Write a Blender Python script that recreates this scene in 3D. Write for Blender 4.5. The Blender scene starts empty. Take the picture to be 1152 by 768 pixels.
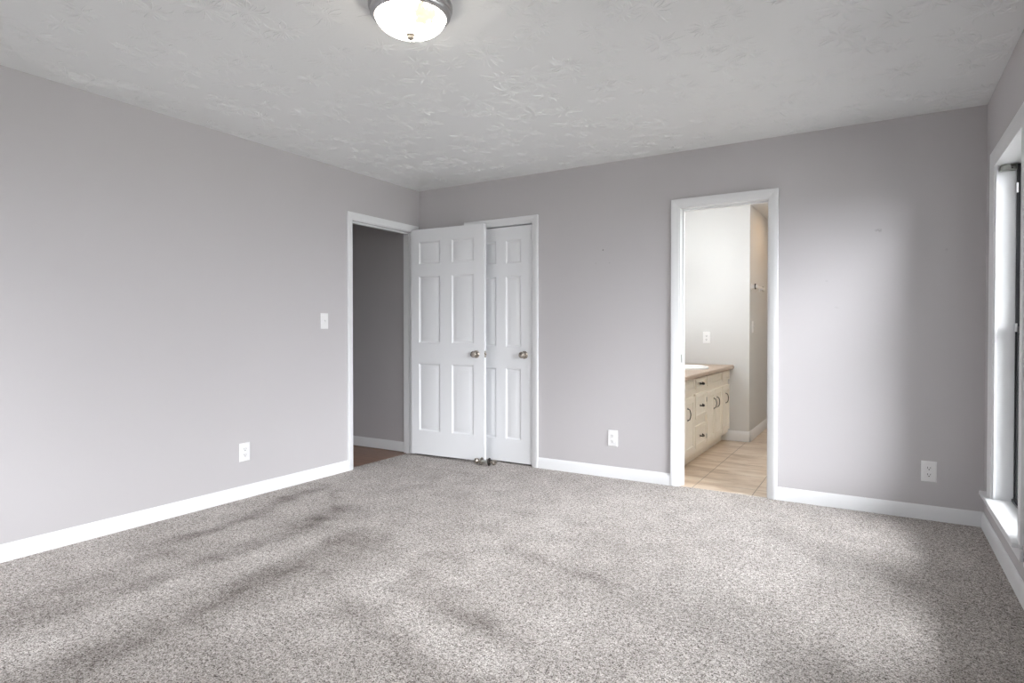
import bpy, bmesh, math, random
import numpy as np
from mathutils import Vector, Matrix

random.seed(4)
C = bpy.context.scene.collection
PI = math.pi
W, H, YF = 4.216, 2.44, -4.95          # room width, ceiling height, wall behind the camera

# ------------------------------------------------------------------ camera, sky, exposure
cam_d = bpy.data.cameras.new('camera'); cam = bpy.data.objects.new('camera', cam_d); C.objects.link(cam)
cam.location = (3.6907, -4.4165, 1.1393)
cam.rotation_euler = (PI/2 - 0.01248, 0, 0.544592)
cam_d.sensor_width = 36; cam_d.lens = 681.85/1152*36
cam_d.shift_y = -3.69/1152; cam_d.clip_start = 0.02
bpy.context.scene.camera = cam

SKY = 15.5; HAZE = 2.2
world = bpy.data.worlds.new('overcast_sky'); bpy.context.scene.world = world
world.use_nodes = True
nt = world.node_tree; nt.nodes.clear()
wo = nt.nodes.new('ShaderNodeOutputWorld'); bg = nt.nodes.new('ShaderNodeBackground')
tc = nt.nodes.new('ShaderNodeTexCoord'); sx = nt.nodes.new('ShaderNodeSeparateXYZ'); rp = nt.nodes.new('ShaderNodeValToRGB')
nt.links.new(tc.outputs['Generated'], sx.inputs[0]); nt.links.new(sx.outputs['Z'], rp.inputs[0])
rp.color_ramp.elements[0].position = 0.0; rp.color_ramp.elements[0].color = (0.55, 0.57, 0.60, 1)
rp.color_ramp.elements[1].position = 0.6; rp.color_ramp.elements[1].color = (0.97, 0.985, 1.0, 1)
nrm_ = nt.nodes.new('ShaderNodeVectorMath'); nrm_.operation = 'NORMALIZE'; nt.links.new(tc.outputs['Generated'], nrm_.inputs[0])
dot = nt.nodes.new('ShaderNodeVectorMath'); dot.operation = 'DOT_PRODUCT'; nt.links.new(nrm_.outputs[0], dot.inputs[0])
dot.inputs[1].default_value = Vector((0.66, -0.62, 0.47)).normalized()        # the veiled sun behind the overcast
def wm(op, a, b_):
    x = nt.nodes.new('ShaderNodeMath'); x.operation = op
    for i, v_ in enumerate((a, b_)):
        if isinstance(v_, (int, float)): x.inputs[i].default_value = v_
        else: nt.links.new(v_, x.inputs[i])
    return x.outputs[0]
lobe = wm('MULTIPLY', wm('POWER', wm('MAXIMUM', dot.outputs['Value'], 0.0), 8.0), HAZE)
nt.links.new(rp.outputs[0], bg.inputs[0]); nt.links.new(wm('MULTIPLY', wm('ADD', lobe, 1.0), SKY), bg.inputs[1])
nt.links.new(bg.outputs[0], wo.inputs[0])
world.cycles.sampling_method = 'AUTOMATIC'

sc = bpy.context.scene
sc.view_settings.view_transform = 'Standard'; sc.view_settings.look = 'None'
sc.view_settings.gamma = 1; sc.view_settings.exposure = 0.46; sc.view_settings.use_curve_mapping = False
sc.cycles.denoising_input_passes = 'RGB_ALBEDO_NORMAL'; sc.cycles.denoising_prefilter = 'NONE'
sc.cycles.max_bounces = 16; sc.cycles.diffuse_bounces = 10; sc.cycles.sample_clamp_indirect = 4

# window openings in the right wall: (y near, y far, z sill, z head); only the first is in view, the others are added to even the daylight
WIN = [(-1.05, -0.305, 0.235, 2.015), (-2.11, -1.41, 0.235, 2.015), (-3.40, -2.70, 0.235, 2.015)]
for (ya, yb, za, zb) in WIN:            # portals only steer the sky's light through the panes
    l = bpy.data.lights.new('sky_portal', 'AREA'); l.shape = 'RECTANGLE'; l.size = zb-za; l.size_y = yb-ya
    l.cycles.is_portal = True
    o = bpy.data.objects.new('sky_portal', l); C.objects.link(o)
    o.location = (W+0.20, (ya+yb)/2, (za+zb)/2); o.rotation_euler = (0, PI/2, 0)

REAR = (0.55, 1.25, 0.235, 2.015)        # unseen window added behind the camera for fill light
l = bpy.data.lights.new('sky_portal', 'AREA'); l.shape = 'RECTANGLE'; l.size = REAR[1]-REAR[0]; l.size_y = REAR[3]-REAR[2]; l.cycles.is_portal = True
o = bpy.data.objects.new('sky_portal', l); C.objects.link(o); o.location = ((REAR[0]+REAR[1])/2, YF-0.20, (REAR[2]+REAR[3])/2); o.rotation_euler = (PI/2, 0, 0)

# ------------------------------------------------------------------ materials
def mat(name, col, rough=0.5, metal=0.0, spec=0.5):
    m = bpy.data.materials.new(name); m.use_nodes = True
    b = m.node_tree.nodes['Principled BSDF']
    b.inputs['Base Color'].default_value = (*col, 1); b.inputs['Roughness'].default_value = rough
    b.inputs['Metallic'].default_value = metal; b.inputs['Specular IOR Level'].default_value = spec
    return m
class NB:
    """small node helper"""
    def __init__(s, m): s.nt = m.node_tree; s.b = s.nt.nodes.get('Principled BSDF')
    def n(s, t, **k):
        x = s.nt.nodes.new('ShaderNode'+t)
        for a, v in k.items(): setattr(x, a, v)
        return x
    def l(s, a, b): s.nt.links.new(a, b)
    def co(s, scale=None, loc=(0, 0, 0)):
        t = s.n('TexCoord'); out = t.outputs['Object']
        mp = s.n('Mapping'); s.l(out, mp.inputs[0]); mp.inputs['Location'].default_value = loc
        if scale: mp.inputs['Scale'].default_value = scale
        return mp.outputs[0]
    def noise(s, vec, scale, detail=2, rough=0.5, dist=0, dim='3D'):
        x = s.n('TexNoise', noise_dimensions=dim); s.l(vec, x.inputs['Vector'])
        x.inputs['Scale'].default_value = scale; x.inputs['Detail'].default_value = detail
        x.inputs['Roughness'].default_value = rough; x.inputs['Distortion'].default_value = dist
        return x.outputs['Fac']
    def math(s, op, a, b=None, c=None, clamp=False):
        x = s.n('Math', operation=op, use_clamp=clamp)
        for i, v in enumerate((a, b, c)):
            if v is None: continue
            if isinstance(v, (int, float)): x.inputs[i].default_value = v
            else: s.l(v, x.inputs[i])
        return x.outputs[0]
    def vmath(s, op, a, b=None):
        x = s.n('VectorMath', operation=op)
        for i, v in enumerate((a, b)):
            if v is None: continue
            if isinstance(v, (tuple, list)): x.inputs[i].default_value = v
            else: s.l(v, x.inputs[i])
        return x
    def ramp(s, fac, els, interp='LINEAR'):
        x = s.n('ValToRGB'); s.l(fac, x.inputs[0]); e = x.color_ramp.elements; x.color_ramp.interpolation = interp
        while len(e) < len(els): e.new(0.5)
        for q, (p, c) in zip(e, els):
            q.position = p; q.color = (*c, 1) if len(c) == 3 else c
        return x.outputs[0]
    def mix(s, f, a, b, mode='MIX'):
        x = s.n('Mix', data_type='RGBA', blend_type=mode)
        for i, v in ((0, f), (6, a), (7, b)):
            if isinstance(v, (int, float)): x.inputs[i].default_value = v
            elif isinstance(v, tuple): x.inputs[i].default_value = (*v, 1)
            else: s.l(v, x.inputs[i])
        return x.outputs[2]
    def bump(s, h, strength, dist):
        x = s.n('Bump'); s.l(h, x.inputs['Height']); x.inputs['Strength'].default_value = strength; x.inputs['Distance'].default_value = dist
        s.l(x.outputs[0], s.b.inputs['Normal'])
    def col(s, c): s.l(c, s.b.inputs['Base Color'])

def wall_paint(name, col, marks=()):
    m = mat(name, col, 0.75, spec=0.25); k = NB(m); v = k.co()
    k.bump(k.noise(v, 160, 2), 0.12, 0.0015)
    base = k.mix(k.noise(v, 1.3, 3), tuple(c*0.985 for c in col), tuple(min(1, c*1.015) for c in col))
    for (px, pz, rx, rz, amt) in marks:          # scuffs and nail holes on the paint
        d = k.vmath('MULTIPLY', k.vmath('SUBTRACT', v, (px, 0, pz)).outputs[0], (1/rx, 0, 1/rz))
        ln = k.vmath('LENGTH', d.outputs[0]).outputs['Value']
        f = k.math('MULTIPLY', k.math('SUBTRACT', 1.0, ln, clamp=True), amt*2, clamp=True)
        if rx > 0.01: f = k.math('MULTIPLY', f, k.math('GREATER_THAN', k.noise(v, 70, 2), 0.47))
        base = k.mix(f, base, (0.12, 0.115, 0.115))
    k.col(base); return m
GREY = (0.54, 0.523, 0.532)
M_wall = wall_paint('grey_wall_paint', GREY)
M_wallb = wall_paint('grey_wall_paint_marked', GREY, [
    (3.685, 1.763, 0.030, 0.016, 0.20), (1.845, 1.768, 0.006, 0.006, 0.9), (1.785, 1.668, 0.008, 0.006, 0.16),
    (1.900, 1.665, 0.008, 0.007, 0.16), (3.46, 1.29, 0.018, 0.010, 0.10), (3.40, 1.46, 0.016, 0.008, 0.08), (4.03, 1.62, 0.010, 0.010, 0.10)])
M_bath = wall_paint('pale_grey_bath_paint', (0.67, 0.67, 0.66))
M_ceil2 = mat('flat_white_ceiling', (0.72, 0.71, 0.69), 0.9, spec=0.2)
M_trim = mat('white_trim_paint', (0.81, 0.82, 0.83), 0.32, spec=0.45)
k = NB(M_trim); k.bump(k.noise(k.co(), 60, 2), 0.03, 0.001)
M_door = mat('white_door_paint', (0.80, 0.81, 0.825), 0.38, spec=0.45)
k = NB(M_door); k.bump(k.noise(k.co((90, 90, 4)), 1.0, 3), 0.06, 0.001)
M_plastic = mat('white_plastic', (0.86, 0.86, 0.86), 0.3)
M_slot = mat('dark_slot', (0.03, 0.03, 0.03), 0.6)
M_nickel = mat('satin_nickel', (0.44, 0.40, 0.35), 0.30, 1.0)
k = NB(M_nickel); k.l(k.ramp(k.noise(k.co(), 40, 3), [(0.3, (0.24,)*3), (0.7, (0.36,)*3)]), k.b.inputs['Roughness'])
M_pan = mat('brushed_steel', (0.46, 0.46, 0.47), 0.33, 1.0)
M_bronze = mat('dark_iron', (0.035, 0.03, 0.027), 0.4, 0.8)
M_sash = mat('dark_sash_metal', (0.035, 0.036, 0.04), 0.45)
M_galv = mat('galvanised_metal', (0.42, 0.43, 0.40), 0.42, 0.85)
M_chrome = mat('chrome', (0.8, 0.8, 0.8), 0.12, 1.0)
M_cream = mat('cream_cabinet_paint', (0.78, 0.70, 0.55), 0.42)
k = NB(M_cream); k.col(k.mix(k.noise(k.co((30, 30, 3)), 1.0, 3), (0.87, 0.80, 0.67), (0.92, 0.87, 0.77)))
M_lam = mat('tan_laminate', (0.40, 0.29, 0.21), 0.35)
k = NB(M_lam); k.col(k.mix(k.noise(k.co(), 45, 5, 0.65), (0.33, 0.235, 0.165), (0.50, 0.39, 0.30)))
M_porc = mat('white_porcelain', (0.88, 0.88, 0.86), 0.12)
M_grass = mat('pale_concrete', (0.5, 0.49, 0.47), 0.9)
k = NB(M_grass); k.col(k.mix(k.noise(k.co(), 3, 5), (0.20, 0.20, 0.19), (0.27, 0.27, 0.255)))

M_glass = bpy.data.materials.new('window_glass'); M_glass.use_nodes = True
nt = M_glass.node_tree; nt.nodes.clear()
o_ = nt.nodes.new('ShaderNodeOutputMaterial'); mx = nt.nodes.new('ShaderNodeMixShader'); fr = nt.nodes.new('ShaderNodeFresnel')
tr = nt.nodes.new('ShaderNodeBsdfTransparent'); gl = nt.nodes.new('ShaderNodeBsdfGlossy'); gl.inputs['Roughness'].default_value = 0.0
fr.inputs[0].default_value = 1.45; tr.inputs[0].default_value = (0.97, 0.97, 0.975, 1)
nt.links.new(fr.outputs[0], mx.inputs[0]); nt.links.new(tr.outputs[0], mx.inputs[1]); nt.links.new(gl.outputs[0], mx.inputs[2]); nt.links.new(mx.outputs[0], o_.inputs[0])

# ceiling: paint of the hand-stamped "crow's foot" plaster (its ridges are modelled)
M_ceil = mat('stamped_plaster_ceiling', (0.78, 0.79, 0.79), 0.42, spec=0.5)
k = NB(M_ceil)
k.bump(k.math('ADD', k.noise(k.co(), 55, 3), k.math('MULTIPLY', k.noise(k.co(), 14, 2), 1.2)), 0.25, 0.003)

# carpet
M_carpet = mat('speckled_greige_carpet', (0.35, 0.33, 0.31), 0.95, spec=0.08)
k = NB(M_carpet); v = k.co()
fl = k.noise(v, 185, 3.0, 0.75, 0.8)
fl2 = k.noise(k.co(loc=(3.1, 1.7, 0)), 62, 2, 0.6, 0.5)
tone = k.math('ADD', k.math('MULTIPLY', fl, 0.76), k.math('MULTIPLY', fl2, 0.24))
speck = k.ramp(tone, [(0.37, (0.05, 0.041, 0.036)), (0.437, (0.19, 0.168, 0.152)), (0.485, (0.42, 0.39, 0.365)), (0.54, (0.58, 0.55, 0.525)), (0.63, (0.84, 0.81, 0.785))])
at = k.n('Attribute', attribute_name='pile_and_light')
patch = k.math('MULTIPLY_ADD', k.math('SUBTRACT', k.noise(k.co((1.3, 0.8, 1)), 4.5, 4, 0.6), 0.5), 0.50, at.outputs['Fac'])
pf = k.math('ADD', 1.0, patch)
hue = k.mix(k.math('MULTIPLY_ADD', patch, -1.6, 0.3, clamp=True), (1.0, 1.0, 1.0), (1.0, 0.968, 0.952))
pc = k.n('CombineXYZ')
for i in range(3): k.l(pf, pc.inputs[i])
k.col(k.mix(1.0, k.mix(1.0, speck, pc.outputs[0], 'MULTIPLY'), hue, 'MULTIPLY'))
k.bump(tone, 0.8, 0.006)

# bathroom tile and hall planks
M_tile = mat('beige_floor_tile', (0.6, 0.5, 0.38), 0.28)
k = NB(M_tile); v = k.co(loc=(-2.532, -0.20, 0))
br = k.n('TexBrick', offset=0.0, squash=1.0); k.l(v, br.inputs['Vector'])
br.inputs['Scale'].default_value = 1.0; br.inputs['Brick Width'].default_value = 0.412; br.inputs['Row Height'].default_value = 0.412
br.inputs['Mortar Size'].default_value = 0.0028; br.inputs['Mortar Smooth'].default_value = 0.3; br.inputs['Bias'].default_value = 0
cl = k.ramp(k.noise(k.co((0.8, 2.4, 1)), 3.5, 5, 0.6, 0.8), [(0.30, (0.46, 0.345, 0.25)), (0.52, (0.65, 0.53, 0.42)), (0.72, (0.76, 0.67, 0.56))])
k.col(k.mix(br.outputs['Fac'], cl, (0.20, 0.15, 0.10)))
k.bump(k.math('MULTIPLY', br.outputs['Fac'], -1.0), 0.5, 0.002)
M_wood = mat('brown_hall_planks', (0.2, 0.09, 0.05), 0.35)
k = NB(M_wood); v = k.co()
br = k.n('TexBrick', offset=0.4); k.l(k.co((1, 1, 1)), br.inputs['Vector'])
br.inputs['Scale'].default_value = 1; br.inputs['Brick Width'].default_value = 0.9; br.inputs['Row Height'].default_value = 0.1; br.inputs['Mortar Size'].default_value = 0.0015
br.inputs['Color1'].default_value = (0.36, 0.19, 0.12, 1); br.inputs['Color2'].default_value = (0.26, 0.14, 0.085, 1); br.inputs['Mortar'].default_value = (0.07, 0.035, 0.02, 1)
k.col(k.mix(0.6, br.outputs['Color'], k.ramp(k.noise(k.co((2, 16, 1)), 3, 5, 0.6, 1.0), [(0.3, (0.45, 0.40, 0.38)), (0.7, (1.0, 1.0, 1.0))]), 'MULTIPLY'))

def glow(name, c1, c2, strength, scale=9, span=(0.38, 0.62)):
    m = bpy.data.materials.new(name); m.use_nodes = True; kk = NB(m)
    kk.b.inputs['Base Color'].default_value = (0.85, 0.82, 0.76, 1); kk.b.inputs['Roughness'].default_value = 0.25
    kk.l(kk.ramp(kk.noise(kk.co((1, 1, 1.6), (0.23, 0.31, 0)), scale, 3, 0.55, 1.4), [(span[0], c1), (span[1], c2)]), kk.b.inputs['Emission Color'])
    kk.b.inputs['Emission Strength'].default_value = strength
    return m
M_dome = glow('lit_alabaster_glass', (1.0, 0.93, 0.82), (1.0, 0.95, 0.86), 14.0)
k = NB(M_dome); v = k.co()                       # amber veins of the alabaster
dd = k.vmath('LENGTH', k.vmath('SUBTRACT', v, (0.095, -0.045, -0.075)).outputs[0]).outputs['Value']
am = k.math('MULTIPLY', k.math('SUBTRACT', 0.062, k.math('ADD', dd, k.math('MULTIPLY', k.math('SUBTRACT', k.noise(v, 22, 3), 0.5), 0.12))), 45.0, clamp=True)
k.l(k.mix(am, (1.0, 0.93, 0.82), (0.058, 0.040, 0.018)), k.b.inputs['Emission Color'])
M_globe = glow('lit_frosted_globe', (0.94, 0.97, 1.0), (0.95, 0.98, 1.0), 30.0)

# ------------------------------------------------------------------ mesh helpers
class MB:
    def __init__(s): s.v = []; s.f = []
    def add(s, vs, fs):
        o = len(s.v); s.v += [tuple(p) for p in vs]; s.f += [tuple(i+o for i in q) for q in fs]; return s
    def box(s, x0, x1, y0, y1, z0, z1):
        return s.add([(x0,y0,z0),(x1,y0,z0),(x1,y1,z0),(x0,y1,z0),(x0,y0,z1),(x1,y0,z1),(x1,y1,z1),(x0,y1,z1)],
                     [(0,3,2,1),(4,5,6,7),(0,1,5,4),(1,2,6,5),(2,3,7,6),(3,0,4,7)])
    def loft(s, rings, closed_ring=True, cap=True, loop=False):
        n = len(rings[0]); vs = [p for r in rings for p in r]; fs = []
        m = len(rings); R = range(m if loop else m-1)
        for i in R:
            j2 = (i+1) % m
            for j in range(n if closed_ring else n-1):
                q = (j+1) % n
                fs.append((i*n+j, i*n+q, j2*n+q, j2*n+j))
        if cap and not loop:
            fs.append(tuple(reversed(range(n)))); fs.append(tuple((m-1)*n+j for j in range(n)))
        return s.add(vs, fs)
    def lathe(s, prof, mtx=None, n=32):
        """prof: (radius, height) along +Z, transformed by mtx"""
        mtx = mtx or Matrix.Identity(4)
        rings = [[mtx @ Vector((max(r, 1e-5)*math.cos(2*PI*a/n), max(r, 1e-5)*math.sin(2*PI*a/n), h)) for a in range(n)] for r, h in prof]
        return s.loft(rings)
    def tube(s, pts, r, n=10):
        pts = [Vector(p) for p in pts]; rings = []
        for i, p in enumerate(pts):
            d = (pts[min(i+1, len(pts)-1)] - pts[max(i-1, 0)]).normalized()
            u = d.orthogonal().normalized() if i == 0 else (u - d*u.dot(d)).normalized()
            w = d.cross(u); rr = r[i] if isinstance(r, (list, tuple)) else r
            rings.append([p + (u*math.cos(2*PI*a/n) + w*math.sin(2*PI*a/n))*rr for a in range(n)])
        return s.loft(rings)
    def build(s, name, m, parent=None, bevel=0.0, smooth=35, loc=None, rot=None):
        me = bpy.data.meshes.new(name); me.from_pydata(s.v, [], s.f); me.validate()
        bm = bmesh.new(); bm.from_mesh(me); bmesh.ops.recalc_face_normals(bm, faces=bm.faces); bm.to_mesh(me); bm.free()
        me.materials.append(m)
        for p in me.polygons: p.use_smooth = True
        me.set_sharp_from_angle(angle=math.radians(smooth))
        o = bpy.data.objects.new(name, me); C.objects.link(o)
        if parent: o.parent = parent
        if loc: o.location = loc
        if rot: o.rotation_euler = rot
        if bevel:
            b = o.modifiers.new('bevel', 'BEVEL'); b.width = bevel; b.segments = 2; b.limit_method = 'ANGLE'; b.angle_limit = 0.7
        return o
def tag(o, label=None, cat=None, group=None, kind=None):
    for a, v in (('label', label), ('category', cat), ('group', group), ('kind', kind)):
        if v: o[a] = v
    return o
def thing(name, loc=(0,0,0), rotz=0, **k):
    o = bpy.data.objects.new(name, None); C.objects.link(o); o.empty_display_size = 0.05
    o.location = loc; o.rotation_euler = (0, 0, rotz); tag(o, **k); return o
def struct(o): o['kind'] = 'structure'; return o
def copy_tree(o, parent=None):
    c = o.copy(); C.objects.link(c)
    if parent: c.parent = parent
    for ch in o.children: copy_tree(ch, c)
    return c
RX = lambda a: Matrix.Rotation(a, 4, 'X')
RY = lambda a: Matrix.Rotation(a, 4, 'Y')
T = lambda *p: Matrix.Translation(p)

# ------------------------------------------------------------------ the room shell
# openings: hall door (left wall), closet and bathroom doors (back wall)
HD = (-0.843, -0.091, 2.043); CD = (0.588, 1.210, 2.036); BD = (2.447, 3.045, 2.032)
J = 0.019                                        # jamb board thickness
b = MB()
b.box(-0.115, 0, YF-0.16, HD[0]-J, 0, H); b.box(-0.115, 0, HD[1]+J, 0.115, 0, H); b.box(-0.115, 0, HD[0]-J, HD[1]+J, HD[2]+J, H)
struct(b.build('wall_left', M_wall))
b = MB()
for x0, x1 in ((0, CD[0]-J), (CD[1]+J, BD[0]-J), (BD[1]+J, W+0.16)): b.box(x0, x1, 0, 0.115, 0, H)
for o in (CD, BD): b.box(o[0]-J, o[1]+J, 0, 0.115, o[2]+J, H)
struct(b.build('wall_back', M_wallb))
b = MB(); ys = YF-0.16
for (ya, yb, za, zb) in reversed(WIN):
    b.box(W, W+0.16, ys, ya-J, 0, H); b.box(W, W+0.16, ya-J, yb+J, 0, za-0.03); b.box(W, W+0.16, ya-J, yb+J, zb+J, H); ys = yb+J
b.box(W, W+0.16, ys, 0, 0, H)
struct(b.build('wall_right', M_wall))
b = MB(); b.box(0, REAR[0]-J, YF-0.16, YF, 0, H); b.box(REAR[1]+J, W, YF-0.16, YF, 0, H); b.box(REAR[0]-J, REAR[1]+J, YF-0.16, YF, 0, REAR[2]-0.03); b.box(REAR[0]-J, REAR[1]+J, YF-0.16, YF, REAR[3]+J, H)
struct(b.build('wall_front', M_wall))
b = MB().box(-0.115, W+0.16, YF-0.16, 0.115, H, H+0.12)
rs = random.Random(11); cell = 0.205             # crow's-foot stamps: curved plaster ridges fanning out of each stamp
for gx in range(int(W/cell)+1):
    for gy in range(int(-YF/cell)+1):
        cx = (gx+0.5+rs.uniform(-0.36, 0.36))*cell; cy = YF+(gy+0.5+rs.uniform(-0.36, 0.36))*cell
        n_ = rs.randint(20, 28); ph = rs.uniform(0, 6.28); big = rs.uniform(0.75, 1.2); press = rs.uniform(0.5, 1.15)
        for t in range(n_):
            a = ph + 2*PI*(t+rs.uniform(-0.42, 0.42))/n_; r0 = rs.uniform(0.004, 0.035); r1 = big*rs.uniform(0.055, 0.125)
            bend = rs.uniform(-0.55, 0.55); hw_ = rs.uniform(0.0017, 0.0032); hh_ = rs.uniform(0.0014, 0.0030)*press
            vs = []
            for q in range(5):
                f = q/4; rr = r0+(r1-r0)*f; aa = a+bend*f*f; x = cx+rr*math.cos(aa); y = cy+rr*math.sin(aa)
                wv = (0.35, 0.9, 1.0, 0.8, 0.15)[q]*hw_; nxv, nyv = -math.sin(aa+bend*f), math.cos(aa+bend*f); z = H-(0.2, 0.8, 1.0, 0.8, 0.1)[q]*hh_
                vs += [(x+nxv*wv, y+nyv*wv, H+0.0003), (x, y, z), (x-nxv*wv, y-nyv*wv, H+0.0003)]
            if all(0.004 < p[0] < W-0.004 and YF < p[1] < -0.004 for p in vs):
                b.add(vs, [(3*q, 3*q+1, 3*q+4, 3*q+3) for q in range(4)] + [(3*q+1, 3*q+2, 3*q+5, 3*q+4) for q in range(4)])
struct(b.build('ceiling', M_ceil, smooth=18))

# carpet: one grid, with vacuum strokes and a painted window-light patch stored as tone
nx, ny = 330, 390
xs = np.linspace(-0.05, W, nx); ysv = np.linspace(YF, 0.012, ny)
X, Y = np.meshgrid(xs, ysv); pile_and_light = np.zeros_like(X)
rng = np.random.default_rng(7)
def smooth_noise(cell, amp):
    gx, gy = int((W+0.1)/cell)+3, int(-YF/cell)+4
    g = rng.normal(0, 1, (gy, gx)); fx = (X+0.05)/cell; fy = (Y-YF)/cell
    i = fx.astype(int); j = fy.astype(int); u = fx-i; v = fy-j; u = u*u*(3-2*u); v = v*v*(3-2*v)
    return amp*((g[j, i]*(1-u)+g[j, i+1]*u)*(1-v) + (g[j+1, i]*(1-u)+g[j+1, i+1]*u)*v)
X0, Y0g = X.copy(), Y.copy()
dxn = smooth_noise(0.16, 0.018)+smooth_noise(0.05, 0.014); dyn = smooth_noise(0.16, 0.018)+smooth_noise(0.05, 0.014)
mod = np.clip(1 + smooth_noise(0.13, 0.28) + smooth_noise(0.05, 0.18), 0.2, 1.7)
X, Y = X+dxn, Y+dyn
def stroke(pts, w, amt):
    global pile_and_light
    best = np.full(X.shape, 1e9)
    for (a, c) in zip(pts[:-1], pts[1:]):
        a = np.array(a); c = np.array(c); d = c-a; L = (d**2).sum()
        t = np.clip(((X-a[0])*d[0] + (Y-a[1])*d[1])/L, 0, 1)
        best = np.minimum(best, np.hypot(X-a[0]-t*d[0], Y-a[1]-t*d[1]))
    pile_and_light += 0.80*amt*mod*np.clip(1.45 - best/(1.2*w), 0, 1)**1.1
stroke([(0.377,-2.75),(0.421,-2.416),(0.424,-2.06),(0.283,-1.795),(0.242,-1.48),(0.20,-1.30)], 0.045, -0.26)
stroke([(0.30,-1.72),(0.25,-1.48)], 0.07, -0.14)
stroke([(0.49,-2.95),(0.562,-2.683)], 0.05, -0.20)
stroke([(0.865,-3.6),(0.853,-3.297),(0.859,-3.17),(0.866,-3.046),(0.856,-2.908)], 0.055, -0.30)
stroke([(0.66,-3.3),(0.70,-2.95)], 0.10, -0.22)
stroke([(0.858,-2.80),(0.858,-2.684),(0.837,-2.427),(0.862,-2.20),(0.818,-1.892)], 0.055, -0.24)
stroke([(0.80,-2.00),(0.76,-1.72)], 0.09, -0.24)
stroke([(1.45,-3.70),(1.36,-3.30),(1.30,-2.95),(1.27,-2.60),(1.24,-2.25),(1.19,-2.0)], 0.10, -0.32)
stroke([(1.40,-2.55),(1.42,-2.15),(1.30,-1.95)], 0.09, -0.20)
stroke([(0.361,-1.409),(0.52,-1.5),(0.694,-1.688)], 0.035, -0.20)
stroke([(1.06,-3.7),(1.05,-3.0),(1.05,-2.3)], 0.11, 0.14)
stroke([(0.95,-3.9),(1.05,-3.5)], 0.1, 0.10)
stroke([(1.671,-2.449),(2.246,-2.60),(2.9,-2.78)], 0.09, 0.18)
stroke([(1.837,-2.36),(2.176,-2.45),(2.65,-2.55)], 0.05, -0.18)
stroke([(1.837,-2.62),(2.12,-2.72),(2.45,-2.90)], 0.055, -0.22)
stroke([(2.30,-3.2),(2.45,-2.95),(2.7,-2.75)], 0.08, -0.10)
stroke([(2.05,-1.70),(2.179,-1.747),(2.468,-1.812),(2.7,-1.88)], 0.045, -0.18)
stroke([(1.80,-2.02),(1.97,-2.06)], 0.08, -0.20)
stroke([(1.85,-2.22),(2.189,-2.357),(2.406,-2.443)], 0.055, -0.20)
stroke([(1.75,-2.32),(2.0,-2.22),(2.098,-1.946)], 0.07, 0.10)
stroke([(0.40,-0.52),(0.597,-0.492),(0.85,-0.46),(1.041,-0.472)], 0.035, -0.16)
stroke([(2.75,-0.45),(3.1,-0.75),(3.4,-1.0)], 0.22, 0.14)  # pool of window light before the bathroom door, painted into the carpet tone
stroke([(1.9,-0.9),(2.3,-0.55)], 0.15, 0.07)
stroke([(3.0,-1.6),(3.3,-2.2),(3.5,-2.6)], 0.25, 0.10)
stroke([(1.15,-1.0),(1.5,-1.35)], 0.12, -0.13)
stroke([(1.55,-1.75),(1.75,-1.55)], 0.10, -0.12)
X, Y = X0, Y0g; pile_and_light += smooth_noise(0.09, 0.035) + smooth_noise(0.30, 0.03)
me = bpy.data.meshes.new('floor')
vs = np.stack([X, Y, np.zeros_like(X)], -1).reshape(-1, 3)
fs = [(j*nx+i, j*nx+i+1, (j+1)*nx+i+1, (j+1)*nx+i) for j in range(ny-1) for i in range(nx-1)]
me.from_pydata([tuple(p) for p in vs.tolist()], [], fs)
a_ = me.attributes.new('pile_and_light', 'FLOAT', 'POINT'); a_.data.foreach_set('value', pile_and_light.reshape(-1).astype(np.float32))
me.materials.append(M_carpet)
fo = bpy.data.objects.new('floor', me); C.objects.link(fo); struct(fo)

# hall beyond the left door, closet shell, bathroom beyond the right door
struct(MB().box(-1.75, -0.05, -2.6, 0.0, -0.06, -0.006).build('floor_hall', M_wood))
struct(MB().box(-1.75, -0.115, -0.062, 0.06, -0.006, H).build('wall_hall_end', M_wall))
struct(MB().box(-1.87, -1.75, -2.7, 0.06, -0.006, H).build('wall_hall_side', M_wall))
struct(MB().box(-1.75, -0.115, -2.72, -2.6, -0.006, H).build('wall_hall_near', M_wall))
struct(MB().box(-1.87, -0.115, -2.72, 0.06, H, H+0.1).build('ceiling_hall', M_ceil2))
b = MB(); b.box(0.30, 0.40, 0.115, 0.80, 0, H); b.box(1.40, 1.50, 0.115, 0.80, 0, H); b.box(0.30, 1.50, 0.80, 0.90, 0, H); b.box(0.30, 1.50, 0.115, 0.90, H, H+0.1)
struct(b.build('wall_closet', M_wall))
struct(MB().box(0.30, 1.50, 0.012, 0.90, -0.06, -0.002).build('floor_closet', M_carpet))
BX, BY, BE = 2.558, 2.14, 3.28                    # corner of the vanity alcove, end of the passage beyond
struct(MB().box(1.70, 3.50, 0.012, BE, -0.06, -0.004).build('floor_bathroom', M_tile))
struct(MB().box(1.72, 1.835, 0.115, BY, -0.004, H).build('wall_bathroom_left', M_bath))
struct(MB().box(1.72, BX, BY, BE+0.1, -0.004, H).build('wall_bathroom_far', M_bath))
struct(MB().box(BX, 3.50, BE, BE+0.1, -0.004, H).build('wall_bathroom_end', M_bath))
struct(MB().box(3.38, 3.50, 0.115, BE, -0.004, H).build('wall_bathroom_right', M_bath))
struct(MB().box(1.72, 3.50, 0.115, BE+0.1, H, H+0.1).build('ceiling_bathroom', M_ceil2))
struct(MB().box(-40, 44, -40, 40, -0.35, -0.30).build('ground', M_grass))

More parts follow.
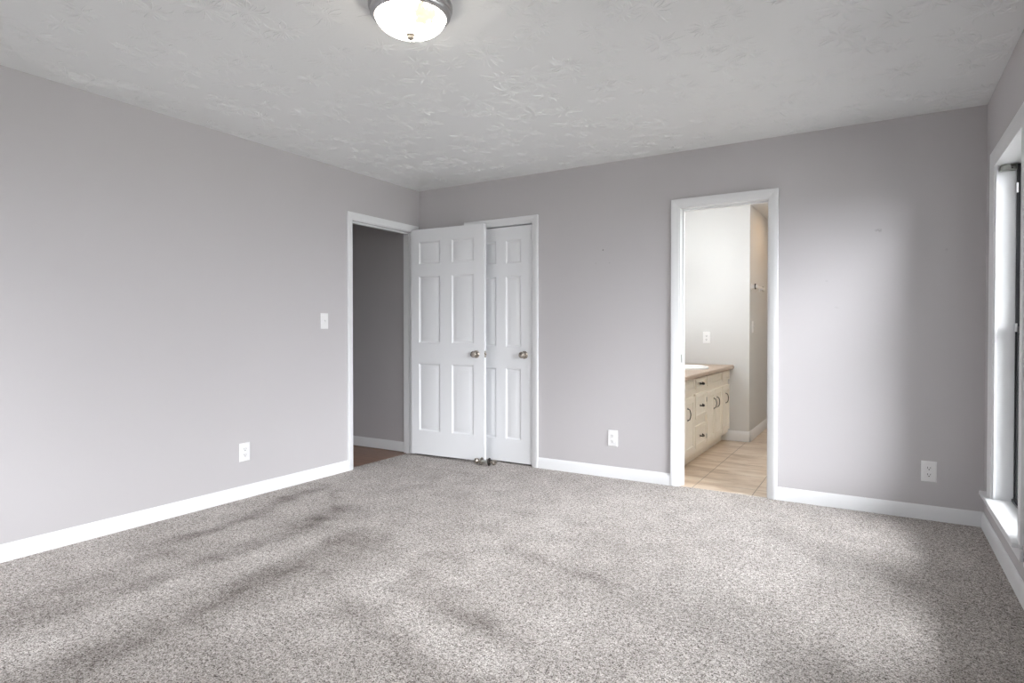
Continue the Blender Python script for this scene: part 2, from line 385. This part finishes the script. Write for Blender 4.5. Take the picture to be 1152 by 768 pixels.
# ------------------------------------------------------------------ trim
CAS = [(0.0, 0.0), (0.0, 0.008), (0.004, 0.0105), (0.022, 0.0125), (0.026, 0.0150), (0.046, 0.0165), (0.0555, 0.0165), (0.057, 0.014), (0.057, 0.0)]
def casing_rings(x0, x1, z0, zt, prof, legs=True):
    """U-shaped casing; profile (offset outwards, thickness); local frame x along wall, z up, +y into the room"""
    f = lambda sx, u, t, px, pz: (px + sx*u, t, pz)
    return [[(x0-u, t, z0) for u, t in prof], [(x0-u, t, zt+u) for u, t in prof], [(x1+u, t, zt+u) for u, t in prof], [(x1+u, t, z0) for u, t in prof]]
def door_trim(n, o, frame, depth=0.115, stop=0.045):
    """frame maps local (along wall, into room, up) to world: jambs, stops and room-side casing in one trim"""
    x0, x1, zt = o; b = MB()
    b.loft(casing_rings(x0-0.006, x1+0.006, 0, zt+0.006, CAS))
    for xa, xb in ((x0-J, x0), (x1, x1+J)): b.box(xa, xb, -depth, 0, -0.004, zt)
    b.box(x0-J, x1+J, -depth, 0, zt, zt+J)
    for xa, xb in ((x0, x0+0.011), (x1-0.011, x1)): b.box(xa, xb, -stop-0.035, -stop, -0.004, zt-0.011)
    b.box(x0, x1, -stop-0.035, -stop, zt-0.011, zt)
    b.v = [tuple(frame @ Vector(p)) for p in b.v]
    return struct(b.build('trim_%d' % n, M_trim, bevel=0.0012))
F_left = Matrix(((0, 1, 0, 0), (1, 0, 0, 0), (0, 0, 1, 0), (0, 0, 0, 1)))      # x local -> y world, +y local -> +x
F_back = Matrix(((1, 0, 0, 0), (0, -1, 0, 0), (0, 0, 1, 0), (0, 0, 0, 1)))
F_right = Matrix(((0, -1, 0, W), (1, 0, 0, 0), (0, 0, 1, 0), (0, 0, 0, 1)))
door_trim(1, HD, F_left); door_trim(2, CD, F_back, stop=0.052); t3 = door_trim(3, BD, F_back, stop=0.06)
struct(MB().box(BD[0]-0.0005, BD[0]+0.0015, 0.022, 0.050, 0.905, 0.965).box(BD[0]-0.0005, BD[0]+0.0025, 0.030, 0.042, 0.92, 0.95).build('strike_plate', M_galv, t3))
BASE = [(0.0, 0.0), (0.0135, 0.0), (0.0135, 0.058), (0.011, 0.066), (0.010, 0.072), (0.006, 0.082), (0.003, 0.087), (0.0, 0.087)]
def baseboard(name, p0, p1, nrm, h=0.087):
    p0, p1, nrm = Vector((*p0, 0)), Vector((*p1, 0)), Vector((*nrm, 0))
    b = MB(); s_ = h/0.087
    b.loft([[p + nrm*t + Vector((0, 0, z*s_)) for t, z in BASE] for p in (p0, p1)])
    return struct(b.build(name, M_trim))
co = 0.0635
baseboard('baseboard_left', (0, YF), (0, HD[0]-co), (1, 0))
baseboard('baseboard_back', (CD[1]+co, 0), (BD[0]-co, 0), (0, -1))
baseboard('baseboard_back_corner', (BD[1]+co, 0), (W, 0), (0, -1))
baseboard('baseboard_back_closet', (0.0, 0), (CD[0]-co, 0), (0, -1))
baseboard('baseboard_right', (W, 0), (W, YF), (-1, 0))
baseboard('baseboard_front', (0, YF), (W, YF), (0, 1))
baseboard('baseboard_hall', (-1.75, -0.062), (-0.115, -0.062), (0, -1), 0.09)
baseboard('baseboard_bathroom_far', (1.835, BY), (BX+0.0135, BY), (0, -1), 0.105)
baseboard('baseboard_bathroom_passage', (BX, BY-0.0135), (BX, BE), (1, 0), 0.105)
baseboard('baseboard_bathroom_end', (BX, BE), (3.38, BE), (0, -1), 0.105)

# ------------------------------------------------------------------ windows
def window(n, ya, yb, za, zb, label, loc=None, rz=0):
    w = thing('window_%d' % n, loc or (W, (ya+yb)/2, za), rz); tag(w, label, 'window', kind='structure')
    hw = (yb-ya)/2; hh = zb-za
    # local: x outwards (+), y along wall, z up from the stool
    b = MB(); D = 0.16
    for s in (-1, 1): b.box(0.0, D, s*hw, s*(hw+J), -0.03, hh) if s > 0 else b.box(0.0, D, -hw-J, -hw, -0.03, hh)
    b.box(0.0, D, -hw-J, hw+J, hh, hh+J); b.box(0.126, D, -hw, hw, -0.03, 0.0)
    for s in (-1, 1):                                            # small stop bead in front of the sash
        y_ = sorted((s*hw, s*(hw-0.009))); b.box(0.0015, 0.010, y_[0], y_[1], 0, hh)
    b.build('window_frame', M_trim, w, bevel=0.001)
    prof = [(0.0, 0.0), (0.0, 0.007), (0.006, 0.009), (0.05, 0.011), (0.056, 0.0135), (0.080, 0.0145), (0.085, 0.012), (0.085, 0.0)]
    b = MB().loft([[(-t, x, z) for x, t, z in r] for r in casing_rings(-hw, hw, 0.0, hh, prof)])
    b.build('window_casing', M_trim, w)
    b = MB(); e = hw+0.055; ef = hw+(0.19 if n == 1 else 0.055)
    b.add([(-0.036,-e,-0.022),(0,-e,-0.022),(0,-hw,-0.022),(0.125,-hw,-0.022),(0.125,hw,-0.022),(0,hw,-0.022),(0,ef,-0.022),(-0.036,ef,-0.022)] +
          [(-0.036,-e,0),(0,-e,0),(0,-hw,0),(0.125,-hw,0),(0.125,hw,0),(0,hw,0),(0,ef,0),(-0.036,ef,0)],
          [tuple(range(7, -1, -1)), tuple(range(8, 16))] + [(i, (i+1) % 8, 8+(i+1) % 8, 8+i) for i in range(8)])
    b.build('window_sill', M_trim, w, bevel=0.004)
    MB().box(-0.013, 0, -hw-0.08, hw+0.08, -0.072, -0.022).build('apron', M_trim, w, bevel=0.003)
    b = MB().box(0.088, 0.157, hw-0.011, hw, 0, hh).box(0.088, 0.157, -hw, -hw+0.011, 0, hh)
    b.build('sash_track', M_sash, w, bevel=0.001)
    def sash(name, x0, x1, z0, z1):
        b = MB(); r = 0.034; hw = (yb-ya)/2-0.011
        b.box(x0, x1, -hw, -hw+r, z0, z1); b.box(x0, x1, hw-r, hw, z0, z1)
        b.box(x0, x1, -hw+r, hw-r, z0, z0+r); b.box(x0, x1, -hw+r, hw-r, z1-r, z1)
        s = b.build(name, M_sash, w, bevel=0.002)
        MB().box((x0+x1)/2-0.002, (x0+x1)/2+0.002, -hw+r-0.004, hw-r+0.004, z0+r-0.004, z1-r+0.004).build('pane', M_glass, s)
        return s
    mid = hh*0.51
    sash('lower_sash', 0.094, 0.116, 0.0, mid+0.017)
    sash('upper_sash', 0.118, 0.140, mid-0.017, hh)
    b = MB().box(0.080, 0.094, -hw, hw, 0.0, 0.014).box(0.087, 0.0945, -hw, hw, 0.014, 0.024)
    b.build('sill_track', M_sash, w, bevel=0.001)
    b = MB().box(0.085, 0.094, hw-0.026, hw-0.008, mid-0.01, mid+0.035); b.box(0.085, 0.094, hw-0.026, hw-0.008, mid+0.72, mid+0.77)
    b.build('sash_clip', M_plastic, w, bevel=0.001)
    return w
window(1, *WIN[0], 'tall white-cased window with dark metal sashes at the right edge, beside the back corner')
window(2, *WIN[1], 'unseen white-cased window added in the middle of the right wall for even daylight')
window(3, *WIN[2], 'unseen white-cased window added in the right wall nearest the camera for even daylight')

window(4, *REAR, 'unseen white-cased window added in the wall behind the camera for fill light', ((REAR[0]+REAR[1])/2, YF, REAR[2]), -PI/2)

# leftover blind bracket under the window head, on the far jamb
br_ = thing('blind_bracket', (W+0.052, WIN[0][1], WIN[0][3]-0.003),
            label='small grey metal blind bracket left in the top corner of the window', cat='bracket')
b = MB(); b.box(-0.034, 0.034, -0.0015, -0.0002, -0.030, 0.0); b.box(-0.034, 0.034, -0.034, -0.0002, -0.0012, 0.0); b.box(-0.034, 0.034, -0.034, -0.0002, -0.030, -0.0288)
b.box(0.033, 0.034, -0.034, -0.0002, -0.03, 0.0)
b.build('bracket_box', M_galv, br_)
b = MB(); b.box(-0.034, 0.002, -0.0355, -0.034, -0.028, -0.002); b.box(0.002, 0.006, -0.037, -0.034, -0.031, 0.0)
b.build('bracket_gate', M_galv, br_)
MB().lathe([(0.0035, 0), (0.0035, 0.002), (0.001, 0.003)], T(0.018, -0.0015, -0.014) @ RX(PI/2), 12).build('screw', M_sash, br_)

# ------------------------------------------------------------------ panel doors
def panel_sheet(b, w, h, panels, y, sgn, rings, x0=0.0, z0=0.0):
    """flat sheet w x h at depth y facing -sgn*y with moulded panels (x0,x1,z0,z1)"""
    xc = sorted({0.0, w} | {p for q in panels for p in q[:2]}); zc = sorted({0.0, h} | {p for q in panels for p in q[2:]})
    idx = {}; vs = []; fs = []
    for i, x in enumerate(xc):
        for j, z in enumerate(zc): idx[i, j] = len(vs); vs.append((x0+x, y, z0+z))
    for i in range(len(xc)-1):
        for j in range(len(zc)-1):
            q = [idx[i, j], idx[i+1, j], idx[i+1, j+1], idx[i, j+1]]
            pn = [p for p in panels if abs(p[0]-xc[i]) < 1e-6 and abs(p[1]-xc[i+1]) < 1e-6 and abs(p[2]-zc[j]) < 1e-6 and abs(p[3]-zc[j+1]) < 1e-6]
            if not pn: fs.append(tuple(q)); continue
            a, c, d, e = pn[0]; prev = q
            for ins, dep in rings:
                cur = []
                for (px, pz) in ((a+ins, d+ins), (c-ins, d+ins), (c-ins, e-ins), (a+ins, e-ins)):
                    cur.append(len(vs)); vs.append((x0+px, y + sgn*dep, z0+pz))
                for t in range(4): fs.append((prev[t], prev[(t+1) % 4], cur[(t+1) % 4], cur[t]))
                prev = cur
            fs.append(tuple(prev))
    b.add(vs, fs)
RINGS = [(0.0, 0.0), (0.003, 0.003), (0.012, 0.0095), (0.017, 0.0105), (0.020, 0.010), (0.046, 0.0015), (0.049, 0.001)]
def leaf(w, h, panels, t=0.035):
    b = MB()
    panel_sheet(b, w, h, panels, 0.0, 1, RINGS); panel_sheet(b, w, h, panels, t, -1, RINGS)
    b.add([(0,0,0),(w,0,0),(w,t,0),(0,t,0),(0,0,h),(w,0,h),(w,t,h),(0,t,h)], [(0,1,2,3),(4,5,6,7),(0,3,7,4),(1,2,6,5)])
    return b
KNOB = [(0.0, 0.0), (0.033, 0.0), (0.033, 0.004), (0.030, 0.008), (0.018, 0.011), (0.0125, 0.014), (0.0115, 0.024), (0.0135, 0.029), (0.021, 0.034),
        (0.0265, 0.042), (0.0275, 0.050), (0.026, 0.056), (0.022, 0.0595), (0.012, 0.061), (0.0, 0.0612)]
def knob(parent, x, z, y, face, name='knob'):
    m = T(x, y, z) @ RX(PI/2 if face < 0 else -PI/2)
    k_ = MB().lathe(KNOB, m, 36).build(name, M_nickel, parent)
    return k_
# hall door, swung into the room in front of the closet
D1 = thing('door_1', (0.035, -0.156, 0.021), math.radians(3.33))
tag(D1, 'open white six-panel hallway door swung in front of the narrow closet door', 'door', kind='structure')
pz = [(1.718, 1.918), (1.008, 1.606), (0.214, 0.820)]
leaf(0.771, 2.032, [(a, c, d, e) for a, c in ((0.086, 0.316), (0.440, 0.666)) for d, e in pz]).build('door_leaf', M_door, D1, smooth=20)
knob(D1, 0.693, 0.916, 0.0, -1); knob(D1, 0.693, 0.916, 0.035, 1)
b = MB().box(0.7705, 0.7722, 0.005, 0.030, 0.888, 0.944); pl = b.build('latch_plate', M_nickel, D1)
MB().box(0.772, 0.782, 0.012, 0.023, 0.907, 0.925).build('latch_bolt', M_nickel, pl, bevel=0.002)
for z in (0.20, 1.02, 1.80):
    MB().lathe([(0.006, 0), (0.006, 0.09), (0.003, 0.094)], T(-0.004, 0.040, z), 14).box(-0.003, 0.0, 0.004, 0.036, z, z+0.09).build('hinge', M_nickel, D1)
# closet door, closed
D2 = thing('door_2', (CD[0]+0.0035, 0.010, 0.013)); tag(D2, 'closed narrow white six-panel closet door half hidden by the open door', 'door', kind='structure')
pz2 = [(1.700, 1.897), (0.990, 1.589), (0.196, 0.803)]; dw = CD[1]-CD[0]-0.009
leaf(dw, 2.012, [(a, c, d, e) for a, c in ((0.105, 0.258), (0.355, 0.507)) for d, e in pz2]).build('door_leaf', M_door, D2, smooth=20)
knob(D2, 0.542, 0.922, 0.0, -1)
for z in (0.20, 1.02, 1.80):
    MB().lathe([(0.006, 0), (0.006, 0.09), (0.003, 0.094)], T(0.0, -0.012, z), 14).build('hinge', M_nickel, D2)

# ------------------------------------------------------------------ loose knob set on the carpet
ks = thing('doorknob_set', (0.853, -0.165, 0.0), math.radians(6),
           label='loose nickel doorknob set lying on the carpet at the foot of the open door', cat='doorknob')
def kn(x, sgn): return T(x, 0, 0.034) @ RY(PI/2*sgn)
pr = [(0.0, 0.0), (0.0115, 0.0), (0.0115, 0.018), (0.017, 0.022), (0.0235, 0.030), (0.0240, 0.046), (0.021, 0.052), (0.0, 0.053)]
MB().lathe(pr, kn(-0.045, -1), 28).build('knob', M_nickel, ks)
MB().lathe(pr, kn(0.045, 1), 28).build('knob', M_nickel, ks)
rose = [(0.0, 0.0), (0.033, 0.0), (0.033, 0.004), (0.028, 0.009), (0.0118, 0.012), (0.0, 0.012)]
MB().lathe(rose, kn(-0.034, -1), 28).build('rose', M_nickel, ks)
MB().lathe(rose, kn(0.034, 1), 28).build('rose', M_bronze, ks)['label'] = 'dark back face of the right rose'
MB().lathe([(0.011, -0.05), (0.011, 0.05)], T(0, 0, 0.034) @ RY(PI/2), 18).build('spindle', M_galv, ks)

# ------------------------------------------------------------------ electrical plates (local: x right, -y out of wall, z up)
def plate(b, w=0.079, h=0.124, t=0.006):
    prof = [(1.0, 0.0), (1.0, 0.0022), (0.985, 0.004), (0.93, t)]
    rings = []
    for s, d in prof:
        e = (1-s)*w/2*1.6
        rings.append([(-w/2+e, -d, -h/2+e), (w/2-e, -d, -h/2+e), (w/2-e, -d, h/2-e), (-w/2+e, -d, h/2-e)])
    return b.loft(rings)
def outlet(loc, rz, label):
    o = thing('outlet', loc, rz, label=label, cat='outlet', group='wall outlets')
    plate(MB()).build('cover_plate', M_plastic, o, smooth=20)
    for dz in (0.020, -0.020):
        ring = [(0.0165*math.cos(2*PI*a/32), max(-0.0135, min(0.0135, 0.0175*math.sin(2*PI*a/32)))) for a in range(32)]
        r = MB().loft([[(x, -0.0055, z+dz) for x, z in ring], [(x, -0.0078, z+dz) for x, z in ring], [(x*0.93, -0.0084, z*0.93+dz) for x, z in ring]]).build('receptacle', M_plastic, o)
        b = MB().box(-0.0085, -0.0058, -0.0087, -0.008, dz-0.002, dz+0.0085).box(0.0058, 0.0082, -0.0087, -0.008, dz-0.001, dz+0.0075)
        b.lathe([(0.0032, 0), (0.0032, 0.0006)], T(0, -0.0081, dz-0.0075) @ RX(PI/2), 12)
        b.build('slots', M_slot, r)
    MB().lathe([(0.003, 0), (0.003, 0.001), (0.0015, 0.0016)], T(0, -0.0058, 0) @ RX(PI/2), 12).build('screw', M_plastic, o)
    return o
outlet((0.0, -1.839, 0.314), PI/2, 'white duplex outlet low on the left wall')
outlet((1.930, 0.0, 0.306), 0, 'white duplex outlet low on the back wall between the closet and bathroom doors')
outlet((3.953, 0.0, 0.292), 0, 'white duplex outlet low on the back wall near the window corner')
outlet((2.130, BY, 1.066), 0, 'white duplex outlet on the bathroom wall above the vanity counter')
def switch(loc, rz, label):
    o = thing('light_switch', loc, rz, label=label, cat='light switch', group='light switches')
    plate(MB(), 0.072, 0.122).build('cover_plate', M_plastic, o, smooth=20)
    MB().box(-0.006, 0.006, -0.0072, -0.005, -0.0125, 0.0125).build('toggle_slot', M_plastic, o)
    MB().loft([[(-0.0042, -0.006, -0.006), (0.0042, -0.006, -0.006), (0.0042, -0.006, 0.008), (-0.0042, -0.006, 0.008)],
               [(-0.0036, -0.019, 0.006), (0.0036, -0.019, 0.006), (0.0036, -0.018, 0.012), (-0.0036, -0.018, 0.012)]]).build('toggle', M_plastic, o, bevel=0.0008)
    for dz in (0.030, -0.030):
        MB().lathe([(0.003, 0), (0.003, 0.001), (0.0015, 0.0016)], T(0, -0.0056, dz) @ RX(PI/2), 12).build('screw', M_plastic, o)
    return o
switch((0.0, -1.141, 1.214), PI/2, 'white toggle light switch on the left wall beside the hallway door')
switch((BX, 2.30, 1.178), PI/2, 'white toggle light switch on the bathroom passage wall, below the towel bar')

# ------------------------------------------------------------------ ceiling lamps
cl_ = thing('ceiling_light', (2.083, -2.543, H), label='lit flush-mount ceiling light with alabaster glass bowl and steel ring', cat='ceiling light')
MB().lathe([(0.0, 0.0), (0.160, 0.0), (0.166, -0.006), (0.167, -0.018), (0.163, -0.026), (0.158, -0.029), (0.160, -0.034), (0.158, -0.044), (0.150, -0.052),
            (0.142, -0.056), (0.139, -0.054), (0.139, -0.035), (0.0, -0.03)], None, 64).build('ring', M_pan, cl_)
dome = [(0.1385, -0.045)] + [(0.1385*math.cos(a)**0.82, -0.050-0.066*math.sin(a)) for a in [i*PI/2/16 for i in range(16)]] + [(0.0, -0.116)]
MB().lathe(dome, None, 64).build('glass_bowl', M_dome, cl_)
MB().lathe([(0.0, -0.108), (0.014, -0.110), (0.0175, -0.115), (0.0175, -0.121), (0.012, -0.124), (0.0145, -0.128), (0.013, -0.136), (0.006, -0.140), (0.0, -0.141)], None, 24).build('finial', M_nickel, cl_)
vl = thing('vanity_light', (1.835, 1.30, 1.72), label='three-globe vanity light on the bathroom wall over the sink', cat='wall light')
MB().box(0, 0.03, -0.32, 0.32, -0.05, 0.05).build('backplate', M_chrome, vl, bevel=0.006)
for y in (-0.22, 0, 0.22):
    MB().lathe([(0.03, 0), (0.03, 0.03), (0.02, 0.045)], T(0.028, y, 0) @ RY(PI/2), 20).build('socket', M_chrome, vl)
    MB().lathe([(0.06*math.sin(PI*i/14), 0.125-0.06*math.cos(PI*i/14)) for i in range(15)], T(0, y, 0) @ RY(PI/2), 28).build('globe', M_globe, vl)
bl = copy_tree(cl_); bl.location = (2.98, 0.75, H); bl['label'] = 'unseen flush-mount ceiling light added to brighten the bathroom'  # unseen lamp, added to brighten the vanity fronts and tile floor
M_dome2 = glow('lit_white_glass', (0.94, 0.97, 1.0), (0.95, 0.98, 1.0), 55.0)
for ch in bl.children:
    if ch.name.startswith('glass_bowl'): ch.data = ch.data.copy(); ch.data.materials[0] = M_dome2
rl = thing('recessed_light', (3.0, 2.62, H), label='recessed downlight in the bathroom passage ceiling', cat='ceiling light')
MB().lathe([(0.09, 0.0), (0.115, 0.0), (0.118, -0.004), (0.115, -0.008), (0.09, -0.004)], None, 40).build('trim_ring', M_plastic, rl)
M_can = glow('lit_downlight_lens', (1.0, 0.62, 0.33), (1.0, 0.66, 0.38), 26.0)
MB().lathe([(0.0, -0.002), (0.09, -0.002), (0.09, -0.005), (0.0, -0.006)], None, 32).build('lens', M_can, rl)

# ------------------------------------------------------------------ bathroom vanity
VF, VX = 2.350, 1.835                              # carcass front, wall behind
va = thing('vanity_cabinet', ((VX+VF)/2, 1.13, -0.004), label='long cream bathroom vanity cabinet with dark iron pulls', cat='cabinet')
ox, oy = (VX+VF)/2, 1.13
Y0, Y1 = 0.125, BY-0.002
def L(b): b.v = [(x-ox, y-oy, z+0.004) for x, y, z in b.v]; return b
b = MB().box(VX+0.002, VF, Y0, Y1, 0.085, 0.742); L(b).build('carcass', M_cream, va, bevel=0.004)
b = MB().box(VX+0.002, 2.288, Y0, Y1, -0.004, 0.085); L(b).build('toe_kick', M_cream, va)
PR = [(0.0, 0.0), (0.004, 0.003), (0.010, 0.006), (0.014, 0.006), (0.030, 0.001)]
PD = [(0.0, 0.0), (0.003, 0.006), (0.006, 0.007)]
def front(name, y0, y1, z0, z1, frame=0.045, rings=PD, flat=False):
    """door or drawer front facing +x; built in (y, z) then turned"""
    w, h = y1-y0, z1-z0; t = 0.018; b = MB()
    panel_sheet(b, w, h, [(frame, w-frame, frame, h-frame)] if not flat else [(0.012, w-0.012, 0.012, h-0.012)], 0.0, 1, rings)
    b.add([(0,0,0),(w,0,0),(w,t,0),(0,t,0),(0,0,h),(w,0,h),(w,t,h),(0,t,h)], [(0,1,2,3),(4,5,6,7),(0,3,7,4),(1,2,6,5),(3,2,6,7)])
    b.v = [(VF+t-y+0.0005, y0+x, z0+z) for x, y, z in b.v]
    return L(b).build(name, M_cream, va, bevel=0.002)
FX = VF+0.0185
def vpull(par, y, z, mirror=1):
    pts = [(0.0, 0.0, 0.048), (0.016, 0.002, 0.040), (0.022, 0.002*mirror, 0.022), (0.022, 0.010*mirror, 0.007), (0.022, 0.013*mirror, 0.0), (0.022, 0.009*mirror, -0.008), (0.022, 0.001*mirror, -0.022), (0.016, 0.0, -0.040), (0.0, 0.0, -0.048)]
    b = MB().tube([(FX+a, y+c, z+d) for a, c, d in pts], 0.0038, 8)
    for d in (0.048, -0.048): b.lathe([(0.008, 0), (0.007, 0.003), (0.0, 0.004)], T(FX, y, z+d) @ RY(PI/2), 12)
    return L(b).build('handle', M_bronze, par)
def hpull(par, y, z):
    pts = [(0.0, -0.042, 0.0), (0.014, -0.034, -0.002), (0.022, -0.016, -0.007), (0.022, 0.0, 0.004), (0.022, 0.016, -0.007), (0.014, 0.034, -0.002), (0.0, 0.042, 0.0)]
    b = MB().tube([(FX+a, y+c, z+d) for a, c, d in pts], 0.0055, 8)
    for d in (-0.042, 0.042): b.lathe([(0.010, 0), (0.009, 0.004), (0.0, 0.006)], T(FX, y+d, z) @ RY(PI/2), 12)
    return L(b).build('pull', M_bronze, par)
for (y0, y1) in ((0.15, 0.742), (1.168, 1.776), (1.800, 2.118)):
    front('false_front', y0, y1, 0.640, 0.730, 0.020)
for (y0, y1, hy, mr) in ((0.15, 0.438, 0.195, 1), (0.446, 0.742, 0.515, -1), (1.168, 1.470, 1.425, 1), (1.478, 1.776, 1.555, 1), (1.800, 2.118, 1.945, 1)):
    d_ = front('door', y0, y1, 0.128, 0.585); vpull(d_, hy, 0.458, abs(mr))
for (z0, z1) in ((0.640, 0.730), (0.388, 0.602), (0.140, 0.325)):
    d_ = front('drawer', 0.765, 1.138, z0, z1, 0.028 if z1-z0 > 0.1 else 0.018); hpull(d_, 0.955, (z0+z1)/2-0.004)
for z in (0.19, 0.52):
    for y in (1.172, 1.796):
        L(MB().tube([(FX-0.006, y-0.008, z-0.02), (FX-0.006, y-0.008, z+0.02)], 0.004, 8)).build('hinge', M_bronze, va)

ct = thing('countertop', (ox, oy, 0.738), label='tan laminate countertop with rounded front edge on the bathroom vanity', cat='countertop')
prof = [(VX+0.002, 0.742), (2.398, 0.742), (2.405, 0.747), (2.409, 0.756), (2.409, 0.770), (2.404, 0.780), (2.394, 0.785), (VX+0.002, 0.785)]
b = MB().loft([[(x-ox, y-oy, z-0.738) for x, z in prof] for y in (0.118, BY-0.002)])
b.build('worktop', M_lam, ct)
L2 = MB().box(VX+0.002-ox, VX+0.022-ox, 0.118-oy, BY-0.002-oy, 0.047, 0.14); L2.build('backsplash', M_lam, ct, bevel=0.004)
sk = thing('sink', (2.115, 1.30, 0.785), label='oval white drop-in sink in the tan vanity countertop', cat='sink')
def oval(rx, ry, z, n=56): return [(rx*math.cos(2*PI*a/n), ry*math.sin(2*PI*a/n), z) for a in range(n)]
MB().loft([oval(0.225, 0.275, 0.0), oval(0.226, 0.276, 0.008), oval(0.222, 0.272, 0.017), oval(0.212, 0.262, 0.022), oval(0.196, 0.246, 0.022), oval(0.188, 0.238, 0.016),
           oval(0.170, 0.215, 0.009), oval(0.10, 0.13, 0.003), oval(0.02, 0.02, 0.002)]).build('basin', M_porc, sk)
MB().lathe([(0.0, 0.003), (0.022, 0.003), (0.024, 0.005), (0.0, 0.0055)], None, 20).build('drain', M_chrome, sk)

# towel bar on the passage wall
tb = thing('towel_bar', (BX, 2.47, 1.595), label='white and chrome towel bar on the bathroom passage wall', cat='towel bar')
MB().tube([(0.045, -0.235, 0.0), (0.045, 0.235, 0.0)], 0.0125, 16).build('bar', M_plastic, tb)
for y in (-0.235, 0.235):
    p_ = MB().lathe([(0.0, 0), (0.032, 0), (0.032, 0.005), (0.017, 0.010), (0.013, 0.04), (0.016, 0.046), (0.014, 0.058), (0.0, 0.060)], T(0, y, 0) @ RY(PI/2), 24).build('post', M_plastic, tb)
    MB().lathe([(0.015, -0.004), (0.030, -0.004), (0.031, 0.0), (0.030, 0.004), (0.015, 0.004)], T(0.038, y, 0) @ RY(PI/2), 28).build('collar', M_chrome if y > 0 else M_bronze, p_)
